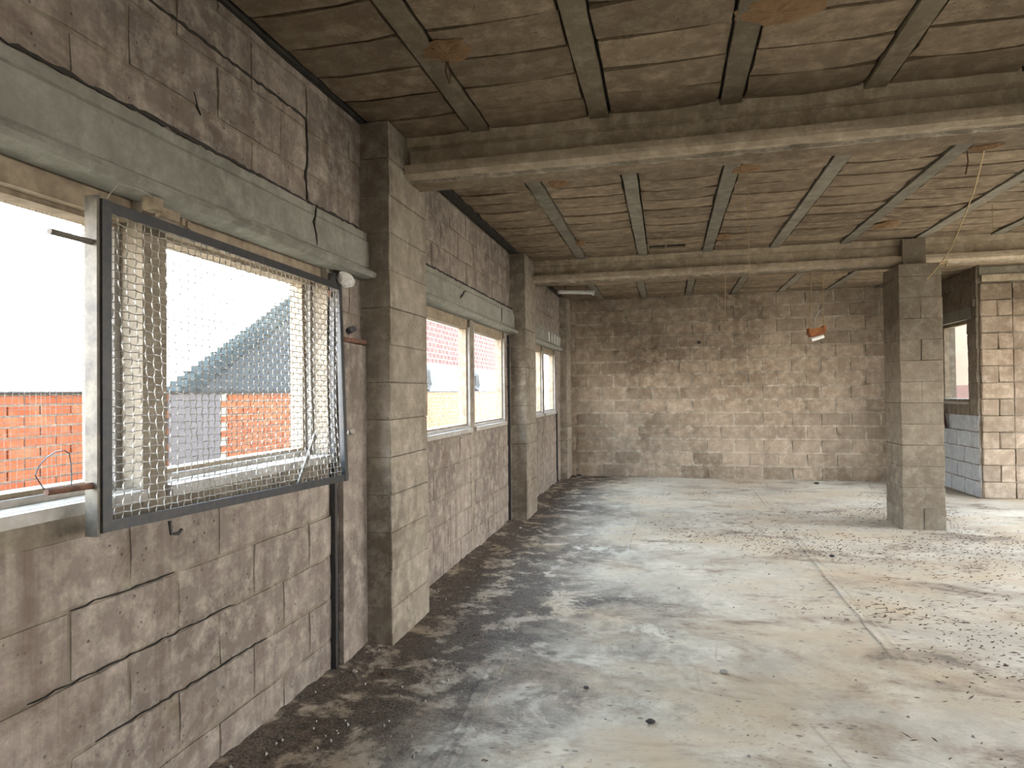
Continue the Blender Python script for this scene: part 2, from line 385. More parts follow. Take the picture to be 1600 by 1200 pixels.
# ------------------------------------------------------------------ ceiling, joists and infill blocks
structure(MB().box((-.25, -4.3, 2.95), (7.15, 9.07, 10)).box((-.25, 9.07, 2.95), (5.45, 10.4, 10)).obj('added_sun_block', 'roof'))  # unseen block added above the roof to keep sun off the alley
ceiling = structure(MB().box((-.02, -4.2, 2.83), (6.9, 8.87, 2.95)).box((-.02, 8.87, 2.83), (5.35, 10.3, 2.95)).obj('ceiling', 'gap'))
BEAMS = (3.41, 7.0)
joists = {0: [(-.02, .02)]+[(.55+.664*k, .648+.664*k) for k in range(12)],
          1: [(.03, .09)]+[(.655+.661*k, .752+.661*k) for k in range(12)],
          2: [(.0, .05)]+[(.56+.663*k, .65+.663*k) for k in range(7)]}
spans = {0: (-.1, 3.44), 1: (3.55, 7.03), 2: (7.14, 10.2)}
for b, (ya, yb) in spans.items():
    y_lo = 1.35 if b == 0 else ya
    js = joists[b]
    for k, (a, c) in enumerate(js):
        if c > 6.8: continue
        bb = yb if not (b == 2 and a > 5.3) else 8.8
        n = 14; jm = MB(); vs = []
        for i in range(n+1):
            y = ya+(bb-ya)*i/n
            for s_, x in ((0, a), (1, c)):
                jx = x+mnoise.noise(Vector((y*2.5, x*7, 4)))*.006
                z = 2.796+mnoise.noise(Vector((y*2, x*5, 8)))*.004
                vs += [(jx, y, 2.86), (jx, y, z)]
        fs = [(i*4+p, i*4+q, (i+1)*4+q, (i+1)*4+p) for i in range(n) for p, q in ((0, 1), (1, 3), (3, 2))]
        jm.add(vs, fs); jm.obj('joist', 'gap' if k == 0 else ('joist_dark' if b == 0 else 'joist'), ceiling)
    for k in range(len(js)):
        a = js[k][1]+.008; c = (js[k+1][0] if k+1 < len(js) else 5.25)-.008
        if b == 1 and k == 0: a = .10
        if a > 5.6 or c-a < .1: continue
        if b == 2: c = min(c, 5.25)
        L = .25; y = ya if b else ya+.02
        i = 0; off = random.uniform(-.01, .01)
        while y < yb-.03:
            y2 = min(y+L, yb)
            if y2 > y_lo and y2-y > .05:
                if b == 1 and k == 2 and y < 6.68 < y2:
                    hole_y = (y, y2)
                else:
                    link('infill_block', block_mesh(round(c-a, 3), round(y2-y-.008, 3), .012, 'infill'+str(b), .0045), 'infill', ceiling,
                         ((a+c)/2, (y+y2)/2, 2.815+random.uniform(-.003, .004)), (PI/2, 0, 0))
            y += L
    if b == 0:
        MB().box((-.02, -4.2, 2.805), (6.9, 1.42, 2.84)).obj('infill_slab', 'infill', ceiling)
    MB().box((5.9 if b < 2 else 5.26, (-4.2, 3.55, 7.14)[b], 2.806), (6.9, (3.44, 7.03, 8.87)[b], 2.84)).obj('infill_slab', 'infill', ceiling)
# the broken infill block with its two open cells (three ribs, a front and a rear strip)
x0h, x1h = joists[1][2][1]+.008, joists[1][3][0]-.008; y0h, y1h = hole_y
hb = MB()
z0h = 2.802; z1h = 2.821
cells = [(1.435, 1.595), (1.615, 1.795)]
cy0, cy1 = 6.585, 6.745
hb.box((x0h, y0h+.004, z0h), (x1h, max(cy0, y0h+.02), z1h)).box((x0h, cy1, z0h), (x1h, y1h-.004, z1h))
hb.box((x0h, cy0, z0h), (cells[0][0], cy1, z1h)).box((cells[0][1], cy0, z0h), (cells[1][0], cy1, z1h)).box((cells[1][1], cy0, z0h), (x1h, cy1, z1h))
MB().box((1.43, 6.58, 2.822), (1.80, 6.75, 2.829)).obj('cell_shade_sheet', 'cell_shade', ceiling)  # shade inside the open cells, painted as a black sheet
hb.obj('broken_infill_block', 'infill', ceiling)

def blob(cx, cy, rx, ry, z, th, name, mat, parent, seed=0, n=22, up=False):
    rnd = random.Random(seed); vs = [(cx, cy, z-th)]; fs = []
    rad = [1+.35*mnoise.noise(Vector((math.cos(2*PI*k/n)*1.6, math.sin(2*PI*k/n)*1.6, seed*3.7)))+rnd.uniform(-.1, .1) for k in range(n)]
    for ring, (f, t) in enumerate(((.45, .9), (.8, .55), (1, -.15))):
        for k in range(n):
            a = 2*PI*k/n
            vs.append((cx+math.cos(a)*rx*f*rad[k], cy+math.sin(a)*ry*f*rad[k], z-th*t*(1+.6*rnd.uniform(-1, 1) if ring < 2 else 1)))
    for k in range(n):
        fs.append((0, 1+k, 1+(k+1)%n))
        for r_ in range(2): fs.append((1+r_*n+k, 1+(r_+1)*n+k, 1+(r_+1)*n+(k+1)%n, 1+r_*n+(k+1)%n))
    mb = MB(); mb.add(vs, fs); return mb.obj(name, mat, parent, False)
for i, (x, y, rx, ry) in enumerate([(.70,2.58,.12,.085),(2.02,2.62,.17,.11),(2.12,4.46,.10,.09),(2.13,6.38,.07,.12),(3.52,6.33,.11,.13),
                                    (.78,6.25,.06,.11),(.86,4.42,.07,.08),(3.50,4.44,.10,.06),(1.86,8.0,.09,.12)]):
    blob(x, y, rx, ry, 2.799, .009, 'mortar_patch', 'foam', ceiling, i)

# ------------------------------------------------------------------ concrete beams
def beam(Y, x1, label):
    t = thing('concrete_beam', (0, Y, 2.55), label, 'beam', None)
    def rough_prism(poly, name, mat, amp, x0=-.02):
        n = int(x1/.06); vs = []; fs = []; k = len(poly)
        for i in range(n+1):
            x = x0+(x1-x0)*i/n
            for q, (y, z, a) in enumerate(poly):
                nz = mnoise.noise(Vector((x*4, q*5.3, Y))); n2 = mnoise.noise(Vector((x*17, q*2.9, Y+5)))
                vs.append((x, Y+y+nz*.006*a+n2*.004*a*amp, z+n2*.004*a*amp+nz*.004*a))
        for i in range(n):
            for q in range(k): fs.append((i*k+q, i*k+(q+1)%k, (i+1)*k+(q+1)%k, (i+1)*k+q))
        fs += [tuple(range(k))[::-1], tuple(n*k+q for q in range(k))]
        m_ = MB(); m_.add(vs, fs); return m_.obj(name, mat, t)
    rough_prism([(0, 2.83, 0), (0, 2.748, .5), (.035, 2.738, .5), (.2, 2.738, 0), (.2, 2.83, 0)], 'top_flange', 'beam', .5)
    rough_prism([(.04, 2.745, .4), (.04, 2.62, .4), (.16, 2.62, .4), (.16, 2.745, .4)], 'web', 'beam', .6)
    rough_prism([(.045, 2.640, .5), (-.045, 2.632, .8), (-.05, 2.60, .8), (-.048, 2.578, 1), (-.02, 2.560, 1), (.01, 2.562, 1), (.05, 2.562, 1), (.05, 2.64, 0)], 'bottom_flange', 'flange', .8)
    rough_prism([(.02, 2.566, 1), (.035, 2.548, 1.6), (.06, 2.552, 1.6), (.07, 2.566, 1)], 'mortar_seam', 'mortar_dark', 2.2)
    rough_prism([(.045, 2.60, 0), (.05, 2.552, 1), (.19, 2.548, 1), (.2, 2.60, .5), (.24, 2.80, .4), (.1, 2.80, 0)], 'rear_flange', 'infill', .8)
    return t
beam(BEAMS[0], 6.9, 'nearest concrete I-beam crossing under the ceiling, resting on the near wall pier')
beam(BEAMS[1], 6.9, 'second concrete I-beam farther back, carried by the free-standing block column')

# ------------------------------------------------------------------ left wall (three bays)
place_left = lambda u, z: ((-.006, u, z), (0, 0, PI/2))
BAY = [dict(y0=-.5, y1=3.20, holes=[(.62, 1.67), (1.77, 2.80)], z=(1.05, 1.96), mull=(1.67, 1.77)),
       dict(y0=3.20, y1=6.60, holes=[(4.03, 5.10), (5.20, 6.27)], z=(1.05, 1.96), mull=(5.10, 5.20)),
       dict(y0=6.60, y1=10.2, holes=[(7.30, 8.30), (8.40, 9.26)], z=(1.06, 1.96), mull=(8.30, 8.40))]
walls = []
wn_i = 0
for bi, B in enumerate(BAY):
    mb = MB(); za, zb = B['z']
    ha, hb_ = B['holes'][0][0], B['holes'][1][1]
    xb = -.2 if bi == 0 else -.085                      # the wall is thinner round the farther windows
    wall_boxes(mb, xb, -.0055, B['y0'] if bi else -4.2, B['y1'], 0, 2.83, [(ha, hb_, za, zb)]+([] if bi == 0 else []), 'X')
    w = structure(mb.obj('wall_left', 'mortar', None)); walls.append(w)
    lay(w, 'block_left', max(B['y0'], .75), B['y1'], 0, H, place_left, [(ha, hb_, za, zb), (ha-.25 if bi else ha-.6, hb_+.28 if bi != 1 else hb_+.25, 1.96, 2.2)],
        zbase=(-.045 if bi == 0 else 0.), proud=.005, offs=(.02, .22), gap=.002, rough=.0022, jit=.002)
    # the concrete post between the two openings
    my0, my1 = B['mull']
    MB().box((-.17 if bi == 0 else -.075, my0, 1.0 if bi == 0 else 0), (.002, my1, 1.98)).obj('mullion_post', 'column' if bi == 0 else 'pillar', w)
    # header band above the openings, set back
    MB().box((-.16 if bi == 0 else -.08, ha, 1.885), (-.035 if bi == 0 else -.02, hb_, 1.975)).obj('header_board', 'frame_wood', w)
    MB().box((-.16 if bi == 0 else -.08, ha, 1.87), (-.075 if bi == 0 else -.04, hb_, 1.886)).obj('header_fillet', 'frame_wood', w)
    # lintel
    lo, l1 = (ha-.6 if bi == 0 else ha-.25), (3.16 if bi == 0 else (6.54 if bi == 1 else 9.5))
    if bi == 2: lo = 7.2
    nseg = int((l1-lo)/.08)
    prof = [(-.02, 2.205, .3), (.035, 2.20, .5), (.036, 2.165, .3), (.046, 2.150, .4), (.050, 2.015, .3), (.040, 2.005, .4), (-.02, 2.0, .1)]
    ledge = [(-.02, 2.005, .2), (.055, 2.003, .8), (.085, 1.992, .7), (.092, 1.975, .6), (.080, 1.958, .5), (.045, 1.95, .5), (-.02, 1.95, .2)]
    for pf, nm, mt in ((prof, 'lintel', 'lintel'), (ledge, 'lintel_ledge', 'lintel')):
        vs = []; fs = []; k = len(pf)
        for i in range(nseg+1):
            y = lo+(l1-lo)*i/nseg
            for q, (x, z, a) in enumerate(pf):
                nz = mnoise.noise(Vector((y*3.1, q*3.3, bi*9))); n2 = mnoise.noise(Vector((y*13, q*7.1, bi*5)))
                vs.append((x+(nz*.006+n2*.004)*a*(x > -.01), y, z+(nz*.008+n2*.005)*a))
        for i in range(nseg):
            for q in range(k): fs.append((i*k+q, i*k+(q+1)%k, (i+1)*k+(q+1)%k, (i+1)*k+q))
        fs += [tuple(range(k))[::-1], tuple(nseg*k+q for q in range(k))]
        mm = MB(); mm.add(vs, fs); mm.obj(nm, mt, w)
    # windows
    xo = -.15 if bi == 0 else -.065
    for hi, (a, b) in enumerate(B['holes']):
        wn_i += 1
        t0 = .055 if bi == 0 else .045
        z0w, z1w = za+.0, 1.885
        fr = MB()
        fr.box((xo-.02, a, z0w), (xo+.045, a+t0, z1w)); fr.box((xo-.02, b-t0, z0w), (xo+.045, b, z1w))
        fr.box((xo-.02, a+t0, z1w-.012), (xo+.045, b-t0, z1w)); fr.box((xo-.02, a+t0, z0w), (xo+.045, b-t0, z0w+.035))
        win = structure(fr.obj('window_%d' % wn_i, 'frame_wood'))
        cs = MB()   # stepped casing in front of the frame
        cs.box((xo+.045, a, z0w), (xo+.068, a+.022, z1w)); cs.box((xo+.045, b-.022, z0w), (xo+.068, b, z1w))
        cs.box((xo+.045, a+.022, z0w), (xo+.06, b-.022, z0w+.02))
        cs.obj('casing', 'sill', win)
        MB().box((xb-.005, a+.002, z0w-.035), (.022, b-.002, z0w-.001)).obj('sill', 'sill', win)
        if bi < 2:
            pr = .018
        if (bi == 0 and hi == 0) or bi >= 1:
            sp = .0165 if bi == 0 else .02; rw = .0009 if bi == 0 else .0008
            net = MB(); y = a+t0
            while y < b-t0:
                net.tube([(xo+.015+.004*math.sin(y*40+k), y+.002*math.sin(k*1.7+y*90), z0w+.03+(z1w-z0w-.04)*k/6) for k in range(7)], rw, 3, False); y += sp
            z = z0w+.04
            while z < z1w-.01:
                net.tube([(xo+.015+.004*math.sin(z*40+k), a+t0+(b-a-2*t0)*k/6, z+.002*math.sin(k*2.1+z*80)) for k in range(7)], rw, 3, False); z += sp
            stuff(net.obj('wire_net', 'net', win))
# sill hooks below the far windows
for y, bi in ((4.78, 1), (5.32, 1)):
    tag(MB().tube([(.0, y, 1.02), (.03, y, 1.015), (.035, y, .99), (.02, y, .985)], .005, 5).obj('sill_hook', 'sill'),
        'small pale hook under the %s sill of the middle window pair' % ('left' if y < 5 else 'right'), 'hook')
# comb-like broken slots over the farthest window
for k in range(5):
    y = 8.45+.22*k
    MB().box((.045, y, 2.02), (.062, y+.10, 2.15)).obj('lintel_tooth', 'plaster', walls[2])

# ------------------------------------------------------------------ piers against the left wall
def pier(y0, y1, x1, label, courses=14, top=H):
    t = thing('wall_pier', (x1/2, (y0+y1)/2, 0), label, 'pier')
    for k in range(courses):
        h = .2; z = k*h
        if z > top-.05: break
        h = min(h, top-z)
        me = solid_block(round(x1+.05, 3), round(y1-y0, 3), round(h-.002, 3), .003, .004, 'pier'); 
        if not me.materials: me.materials.append(M['pillar'])
        o = bpy.data.objects.new('concrete_block', me); col.objects.link(o); o.parent = t
        o.location = (-.025+random.uniform(-.002, .002), random.uniform(-.003, .003), z+.001)
    return t
pier(3.15, 3.69, .165, 'nearest block pier standing against the window wall, under the near beam', 14, 2.8)
pier(6.53, 7.05, .165, 'middle block pier against the window wall, under the second beam', 14, 2.8)
pier(9.72, 10.15, .11, 'small far pier in the corner of the window wall and back wall', 14, 2.8)

# ------------------------------------------------------------------ back wall and the right-hand wall parts
mb = MB().box((-.2, 10.174, 0), (5.45, 10.37, 2.83))
wall_back = structure(mb.obj('wall_back', 'mortar_dark'))
lay(wall_back, 'block_back', 0, 5.25, 0, H, lambda u, z: ((u, 10.172, z), (0, 0, 0)), offs=(.18, .38), proud=.014, gap=.019, rough=.0055)
MB().tube([(2.08, 10.165, 2.075), (2.08, 10.152, 2.075)], .028, 8).obj('dark_hole_plug', 'dark_rubble', wall_back)  # black plug standing in for the dark inside of a small hole

holes_r = [(9.12, 9.95, 1.16, 2.19)]
mb = MB(); wall_boxes(mb, 5.2645, 5.45, 8.87, 10.2, 0, 2.83, holes_r, 'X')
wall_right = structure(mb.obj('wall_right', 'mortar'))
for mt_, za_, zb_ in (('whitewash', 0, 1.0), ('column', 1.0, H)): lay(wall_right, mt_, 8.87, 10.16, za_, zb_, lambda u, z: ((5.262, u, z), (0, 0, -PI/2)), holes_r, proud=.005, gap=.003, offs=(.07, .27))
fr = MB()
for a, b in (((5.30, 9.12, 1.16), (5.36, 9.155, 2.19)), ((5.30, 9.915, 1.16), (5.36, 9.95, 2.19)), ((5.30, 9.155, 2.15), (5.36, 9.915, 2.19)), ((5.30, 9.155, 1.16), (5.36, 9.915, 1.20))): fr.box(a, b)
win = structure(fr.obj('window_7', 'frame_wood'))
MB().box((5.235, 9.10, 1.13), (5.45, 9.97, 1.159)).obj('sill', 'sill', win)
MB().box((5.22, 9.0, 2.19), (5.27, 10.1, 2.33)).obj('lintel', 'lintel', wall_right)
MB().box((5.235, 8.9, 2.33), (5.27, 10.15, 2.42)).obj('lintel_ledge', 'mortar', wall_right)
# wall facing the camera to the right of that window
mb = MB().box((5.45, 8.884, 0), (7.15, 9.07, 2.83))
wall_far = structure(mb.obj('wall_right', 'mortar'))
lay(wall_far, 'block_back', 5.64, 6.8, 0, 2.62, lambda u, z: ((u, 8.882, z), (0, 0, 0)), proud=.012, gap=.007, offs=(.24, .04))
t = thing('wall_pier', (5.46, 8.92, 0), 'rough block pier at the right edge beside the small inner window', 'pier')
for k in range(13):
    if k % 2 == 0: parts = [(5.29, 5.63)]
    else: parts = [(5.29, 5.47), (5.474, 5.63)]
    for a, b in parts:
        me = solid_block(round(b-a, 3), .16, .197, .006, .010, 'rp')
        if not me.materials: me.materials.append(M['block_back'])
        o = bpy.data.objects.new('concrete_block', me); col.objects.link(o); o.parent = t; o.location = ((a+b)/2-5.46, random.uniform(-.006, .006), k*.2+.001)
eb = thing('edge_beam', (6, 8.9, 2.62), 'short pale edge beam on top of the right-hand block pier', 'beam')
MB().box((5.31, 8.83, 2.62), (6.9, 9.0, 2.70)).obj('lower_band', 'beam', eb)
MB().box((5.29, 8.85, 2.70), (6.9, 9.0, 2.80)).obj('upper_band', 'joist', eb)
# walls outside the picture: open bays to the right, added light opening behind
mb = MB(); wall_boxes(mb, 6.9, 7.15, -4.2, 8.87, -.2, 2.83, [(2.6, 4.4, .3, 2.3), (5.6, 7.8, .1, 2.4)], 'X')
structure(mb.obj('wall_right', 'pillar'))
mb = MB(); wall_boxes(mb, -4.4, -4.2, -.2, 7.15, -.2, 2.83, [(2.3, 3.9, .8, 2.15)], 'Y')
structure(mb.obj('wall_rear', 'pillar'))

# ------------------------------------------------------------------ free-standing column
t = thing('block_column', (3.935, 7.01, 0), 'free-standing square column of concrete blocks in the middle of the room', 'column')
for k in range(13):
    h = .2 if k < 12 else .12
    for xc, wd in (((0, .362),) if k % 2 else ((-.0908, .1808), (.0908, .1808))):
        me = solid_block(wd, .462, round(h-.001, 3), .004, .0035, 'col')
        if not me.materials: me.materials.append(M['column'])
        o = bpy.data.objects.new('concrete_block', me); col.objects.link(o); o.parent = t; o.location = (xc+random.uniform(-.002, .002), random.uniform(-.004, .004), k*.2+.001)
MB().box((3.84, 6.925, 2.52), (4.04, 7.02, 2.79)).obj('column_head', 'column', t)

# ------------------------------------------------------------------ steel screen hanging in front of the near window
TL, BL, BR, TR = Vector((.10, 1.420, 1.880)), Vector((.10, 1.420, .968)), Vector((.10, 2.795, .925)), Vector((.055, 2.825, 1.875))
scr = thing('mesh_screen', (.1, 1.42, .95), 'black steel framed wire mesh guard hanging askew before the near window', 'screen')
def angle_bar(p, q, inward, name='rail'):
    p, q, inward = Vector(p), Vector(q), Vector(inward).normalized()
    d = (q-p).normalized(); n = d.cross(inward).normalized()
    if n.x < 0: n = -n
    m_ = MB()
    m_.bar(p+inward*.008, q+inward*.008, .034, .005, n) if False else None
    c0, c1 = p+inward*.002, q+inward*.002
    w1 = inward*.030; t1 = n*.005
    def slab(o0, o1, e1, e2):
        m_.add([o0, o0+e1, o0+e1+e2, o0+e2, o1, o1+e1, o1+e1+e2, o1+e2], [(0,1,2,3),(7,6,5,4),(0,4,5,1),(1,5,6,2),(2,6,7,3),(3,7,4,0)])
    slab(c0, c1, w1, t1)                               # face leg
    slab(c0-n*.032, c1-n*.032, inward*.005, n*.032)      # leg towards the wall
    return m_.obj(name, 'black_steel', scr)
angle_bar(TL, TR, (0, 0, -1), 'top_rail'); angle_bar(BL, BR, (0, 0, 1), 'bottom_rail')
for p_, q_, w_ in ((BR, TR, (0, -1, 0)), (BL, TL, (0, 1, 0))): angle_bar(p_+Vector((.0035, 0, .002)), q_+Vector((.0035, 0, -.002)), w_, 'stile')
MB().box((.062, 1.410, .962), (.102, 1.4205, 1.885)).obj('stile_edge', 'stile_side', scr)
def quad(s, t_): return (BL.lerp(BR, s)).lerp(TL.lerp(TR, s), t_)
nv, nh = 46, 40
net = MB()
ripple = lambda s, t_: .010*math.sin(s*7+1)*math.sin(t_*5+s*3)-.006
bow = lambda s, t_: .05*max(0, s-.86)*math.sin(t_*PI)*(-1)
for i in range(1, nv):
    s = i/nv; pts = []
    for k in range(2*nh+1):
        t_ = k/(2*nh); p = quad(s+.0019*math.sin(k*PI/2+i*PI)+.0016*math.sin(t_*9+i), .012+t_*.976)
        pts.append((p.x-.010+ripple(s, t_)+.002*(1 if (k//2+i) % 2 else -1), p.y+bow(s, t_)+(.02*(1-t_)*math.sin(i*2.1)*0), p.z))
    net.tube(pts, (.0019), 3, False)
for j in range(1, nh):
    t_ = j/nh; pts = []
    for k in range(2*nv+1):
        s = k/(2*nv); p = quad(.01+s*.98, t_+.0019*math.sin(k*PI/2+j*PI))
        pts.append((p.x-.010+ripple(s, t_)-.002*(1 if (k//2+j) % 2 else -1), p.y+bow(s, t_), p.z-.006*math.sin(s*PI)*t_))
    net.tube(pts, (.0019), 3, False)
stuff(net.obj('wire_mesh', 'wire', scr))
MB().tube([px(77, 361, 'X', .085), px(146, 379, 'X', .085)], .008, 8).obj('hinge_pin', 'stile_side', scr)
MB().tube([px(72, 769, 'X', .08), px(150, 758, 'X', .085)], .0095, 8).obj('hinge_pin', 'rust', scr)
loop = [px(a, b, 'X', .075) for a, b in ((70, 766), (58, 748), (55, 742), (61, 728), (72, 716), (86, 706), (100, 703.5), (108, 708), (110.5, 722), (111.5, 742), (111.5, 760))]
MB().tube(loop, .0016, 5).obj('wire_loop', 'black_steel', scr)
MB().tube([(.10, 1.67, .955), (.105, 1.67, .915), (.115, 1.69, .912), (.118, 1.70, .925)], .006, 6).obj('bottom_hook', 'black_steel', scr)
MB().tube([px(545, 517, 'X', .085), px(552, 514, 'X', .12)], .017, 10).obj('latch_knob', 'black_steel', scr)
MB().tube([px(546, 676, 'X', .085), px(551, 674, 'X', .12)], .013, 10).obj('latch_knob', 'wire', scr)
MB().bar(px(466, 758, 'X', .09), px(493, 678, 'X', .03), .022, .006, (1, 0, 0)).obj('brace', 'stile_side', scr)
br = tag(MB().box((.05, 1.62, 1.905), (.09, 1.66, 1.945)).box((.06, 1.66, 1.895), (.08, 1.74, 1.925)).box((.062, 1.75, 1.89), (.08, 1.765, 1.912)).box((.062, 1.775, 1.886), (.08, 1.79, 1.908)).obj('hanger_bracket', 'frame_wood'),
         'pale toothed bracket under the lintel holding the mesh guard', 'bracket')
MB().tube([(.088, 1.62, 1.94), (.11, 1.55, 1.94), (.12, 1.46, 1.93), (.105, 1.44, 1.885)], .002, 5).obj('tie_wire', 'wire', br)
# flat iron bars running from lintel to floor beside the windows
for y, z1, lab in ((2.825, 1.93, 'black flat iron bar from floor to lintel behind the mesh guard'),
                   (6.40, 1.93, 'black flat iron bar beside the middle window pair'),
                   (9.33, 1.05, 'short black iron bar under the farthest window')):
    b = MB().box((-.006, y-.011, .005), (.024, y+.011, z1)).obj('iron_bar', 'black_steel')
    tag(b, lab, 'bar'); MB().box((.0, y-.02, z1-.12), (.014, y+.02, z1-.09)).obj('clip', 'rust', b)
# plastered nib with the rusty cap, and the plaster lump at the window's top corner
nib = tag(MB().prism([(2.88, .0), (3.14, .0), (3.14, 1.595), (2.89, 1.60)], 'X', .001, .03).obj('plaster_nib', 'block_left'),
          'plastered strip between the mesh guard and the nearest pier', 'plaster strip')
MB().box((.0, 2.87, 1.60), (.055, 3.10, 1.622)).obj('rusty_cap', 'rust', nib)
def lump(p, r, name, mat, label, cat, seed=0, squash=(1, 1, 1), group=None):
    bm = bmesh.new(); bmesh.ops.create_icosphere(bm, subdivisions=2, radius=1)
    for v in bm.verts:
        v.co *= 1+.38*mnoise.noise(v.co*1.3+Vector((seed*7.3, seed, 0)))+.12*mnoise.noise(v.co*4+Vector((seed, 0, 3)))
        v.co = Vector((v.co.x*r*squash[0], v.co.y*r*squash[1], v.co.z*r*squash[2]))
    lo = min(v.co.z for v in bm.verts)
    me = bpy.data.meshes.new(name); bm.to_mesh(me); bm.free()
    o = link(name, me, mat); o.location = (p[0], p[1], p[2]-lo if p[2] < .2 else p[2]); tag(o, label, cat, group); return o
lump(px(540, 436, 'X', .03), .06, 'plaster_lump', 'plaster', 'crumbling pale plaster lump at the top corner of the near window', 'plaster', 3, (.5, 1.3, .7))

# ------------------------------------------------------------------ things hanging from the ceiling
def hang(pts, r, name, mat, label, cat): return tag(MB().tube(pts, r, 5).obj(name, mat), label, cat)
hk = hang([(.67, 2.65, 2.81), (.665, 2.65, 2.75), (.68, 2.655, 2.70), (.688, 2.65, 2.74), (.675, 2.65, 2.80)], .004, 'ceiling_hook', 'rust', 'bent wire hook hanging by the ochre patch, nearest bay', 'hook')
hang([(2.14, 4.54, 2.81), (2.141, 4.54, 2.5), (2.143, 4.542, px(1168, 432, 'Y', 4.54).z)], .0022, 'hanging_wire', 'rope', 'thin wire hanging from the ochre patch in the second bay', 'wire')
hang([(2.155, 6.5, 2.81), (2.157, 6.5, 2.4), (2.152, 6.5, px(1132, 505, 'Y', 6.5).z)], .003, 'hanging_wire', 'rope', 'long thin cord hanging just before the second beam', 'wire')
hang([(4.142, 5.86, 2.81), (4.143, 5.86, px(1551, 362, 'Y', 5.86).z)], .0028, 'hanging_wire', 'rope', 'short thin wire hanging near the right edge of the picture', 'wire')
a = Vector((3.495, 4.46, 2.79)); e = px(1470, 411, 'Y', 6.72); e2 = px(1448, 437, 'Y', 6.73)
pts = [a]
for k, (x, y) in enumerate(((1530, 268), (1521, 300), (1510, 330), (1497, 362), (1485, 390))):
    pts.append(px(x, y, 'Y', 4.46+(6.72-4.46)*(k+1)/6))
rp = hang(pts+[e, px(1460, 423, 'Y', 6.725), e2], .0055, 'slack_rope', 'rope', 'slack straw-coloured rope from the ceiling to the column top', 'rope')
MB().tube([px(1468, 412, 'Y', 6.72), px(1480, 409, 'Y', 6.72), px(1478, 416, 'Y', 6.73)], .012, 6).obj('knot', 'rope', rp)
hang([(3.42, 4.5, 2.805), (3.425, 4.5, 2.74), (3.41, 4.5, 2.66)], .004, 'ceiling_hook', 'rust', 'dark wire end beside the rope at the ceiling, second bay', 'hook')
# the small lamp on two wires
Yl = 8.0
la, lb = px(1264, 521, 'Y', Yl), px(1287, 517, 'Y', Yl)
lamp = thing('hanging_lamp', (la.x, Yl, la.z), 'small orange-brown box lamp with white tube hanging on two wires', 'lamp')
mbx = MB(); mbx.bar(la, lb, .12, .085); mbx.obj('body', 'orange_box', lamp)
for q in (la, lb):
    MB().bar(q+Vector((-.012, 0, .02)), q+Vector((.012, 0, .022)), .14, .07).obj('end_cap', 'orange_box', lamp)
MB().tube([px(1268, 531, 'Y', Yl-.06), px(1287, 525, 'Y', Yl-.06)], .022, 10).obj('tube', 'white_tube', lamp)
for xp_, q in ((1267, la), (1286, lb)):
    p = px(xp_, 455, 'Y', Yl); MB().tube([Vector((p.x, Yl, 2.81)), Vector((p.x, Yl, 2.4)), Vector((q.x, Yl, q.z+.03))], .005, 5).obj('suspension_wire', 'rope', lamp)
c = px(1286, 482, 'Y', Yl)
MB().tube([c, c+Vector((-.05, -.01, -.04)), c+Vector((-.09, -.01, -.12)), c+Vector((-.085, 0, -.2)), Vector((la.x+.07, Yl, la.z+.04))], .005, 5).obj('flex', 'white_pvc', lamp)
for dz in (.0, -.025): MB().tube([la+Vector((0, 0, dz)), la+Vector((-.08, -.02, dz+.01))], .004, 5).obj('prong', 'wire', lamp)
# white pipe under the ceiling in the far corner
p0, p1 = px(872, 456, 'Y', 8.6), px(926, 457, 'Y', 8.9)
wp = tag(MB().tube([p0, p0.lerp(p1, .5), p1], .028, 8).obj('white_pipe', 'white_pvc'), 'white pipe lying under the ceiling in the far left corner', 'pipe')
MB().tube([p1, p1+Vector((.03, .005, -.012))], .04, 8).obj('pipe_collar', 'white_pvc', wp)
for k in (.2, .8):
    q = p0.lerp(p1, k); MB().bar(q, Vector((q.x, q.y, 2.81)), .012, .012, (0, 1, 0)).obj('strap', 'rust', wp)
tag(MB().bar(px(1471, 628, 'X', 5.19), px(1479, 669, 'X', 5.22), .05, .02, (1, 0, 0)).obj('wooden_strip', 'brown_wood'),
    'dark splintered strip hanging below the small right window, beside the column', 'wood strip')
# cracks that break the left wall and its lintels
def crack(parent, pts, x, w, seed, name='crack'):
    rnd = random.Random(seed); P = []
    for (y0, z0), (y1, z1) in zip(pts, pts[1:]):
        n = max(2, int(math.hypot(y1-y0, z1-z0)/.025))
        P += [(y0+(y1-y0)*i/n, z0+(z1-z0)*i/n) for i in range(n)]
    P.append(pts[-1]); vs = []; fs = []
    for i, (y, z) in enumerate(P):
        dy, dz = P[min(i+1, len(P)-1)][0]-P[max(i-1, 0)][0], P[min(i+1, len(P)-1)][1]-P[max(i-1, 0)][1]
        l = math.hypot(dy, dz) or 1; ny, nz = -dz/l, dy/l
        c = rnd.uniform(-.004, .004); h = w*(.25+rnd.random())*min(1, .15+min(i, len(P)-1-i)*.5)/2
        for k in (1, -1): vs.append((x, y+ny*(c+k*h), z+nz*(c+k*h)))
        for k in (1, -1): vs.append((x-.006, y+ny*(c+k*h), z+nz*(c+k*h)))
    for i in range(len(P)-1):
        a = i*4; fs += [(a, a+1, a+5, a+4), (a, a+4, a+6, a+2), (a+1, a+3, a+7, a+5)]
    m_ = MB(); m_.add(vs, fs); m_.obj(name, 'gap', parent)
crack(walls[0], [(1.35, 2.612), (1.9, 2.606), (2.62, 2.602), (2.63, 2.42), (2.61, 2.36), (2.63, 2.21)], .0035, .012, 1)
crack(walls[0], [(1.2, 2.21), (1.7, 2.213), (2.4, 2.208), (3.1, 2.212)], .034, .014, 2)
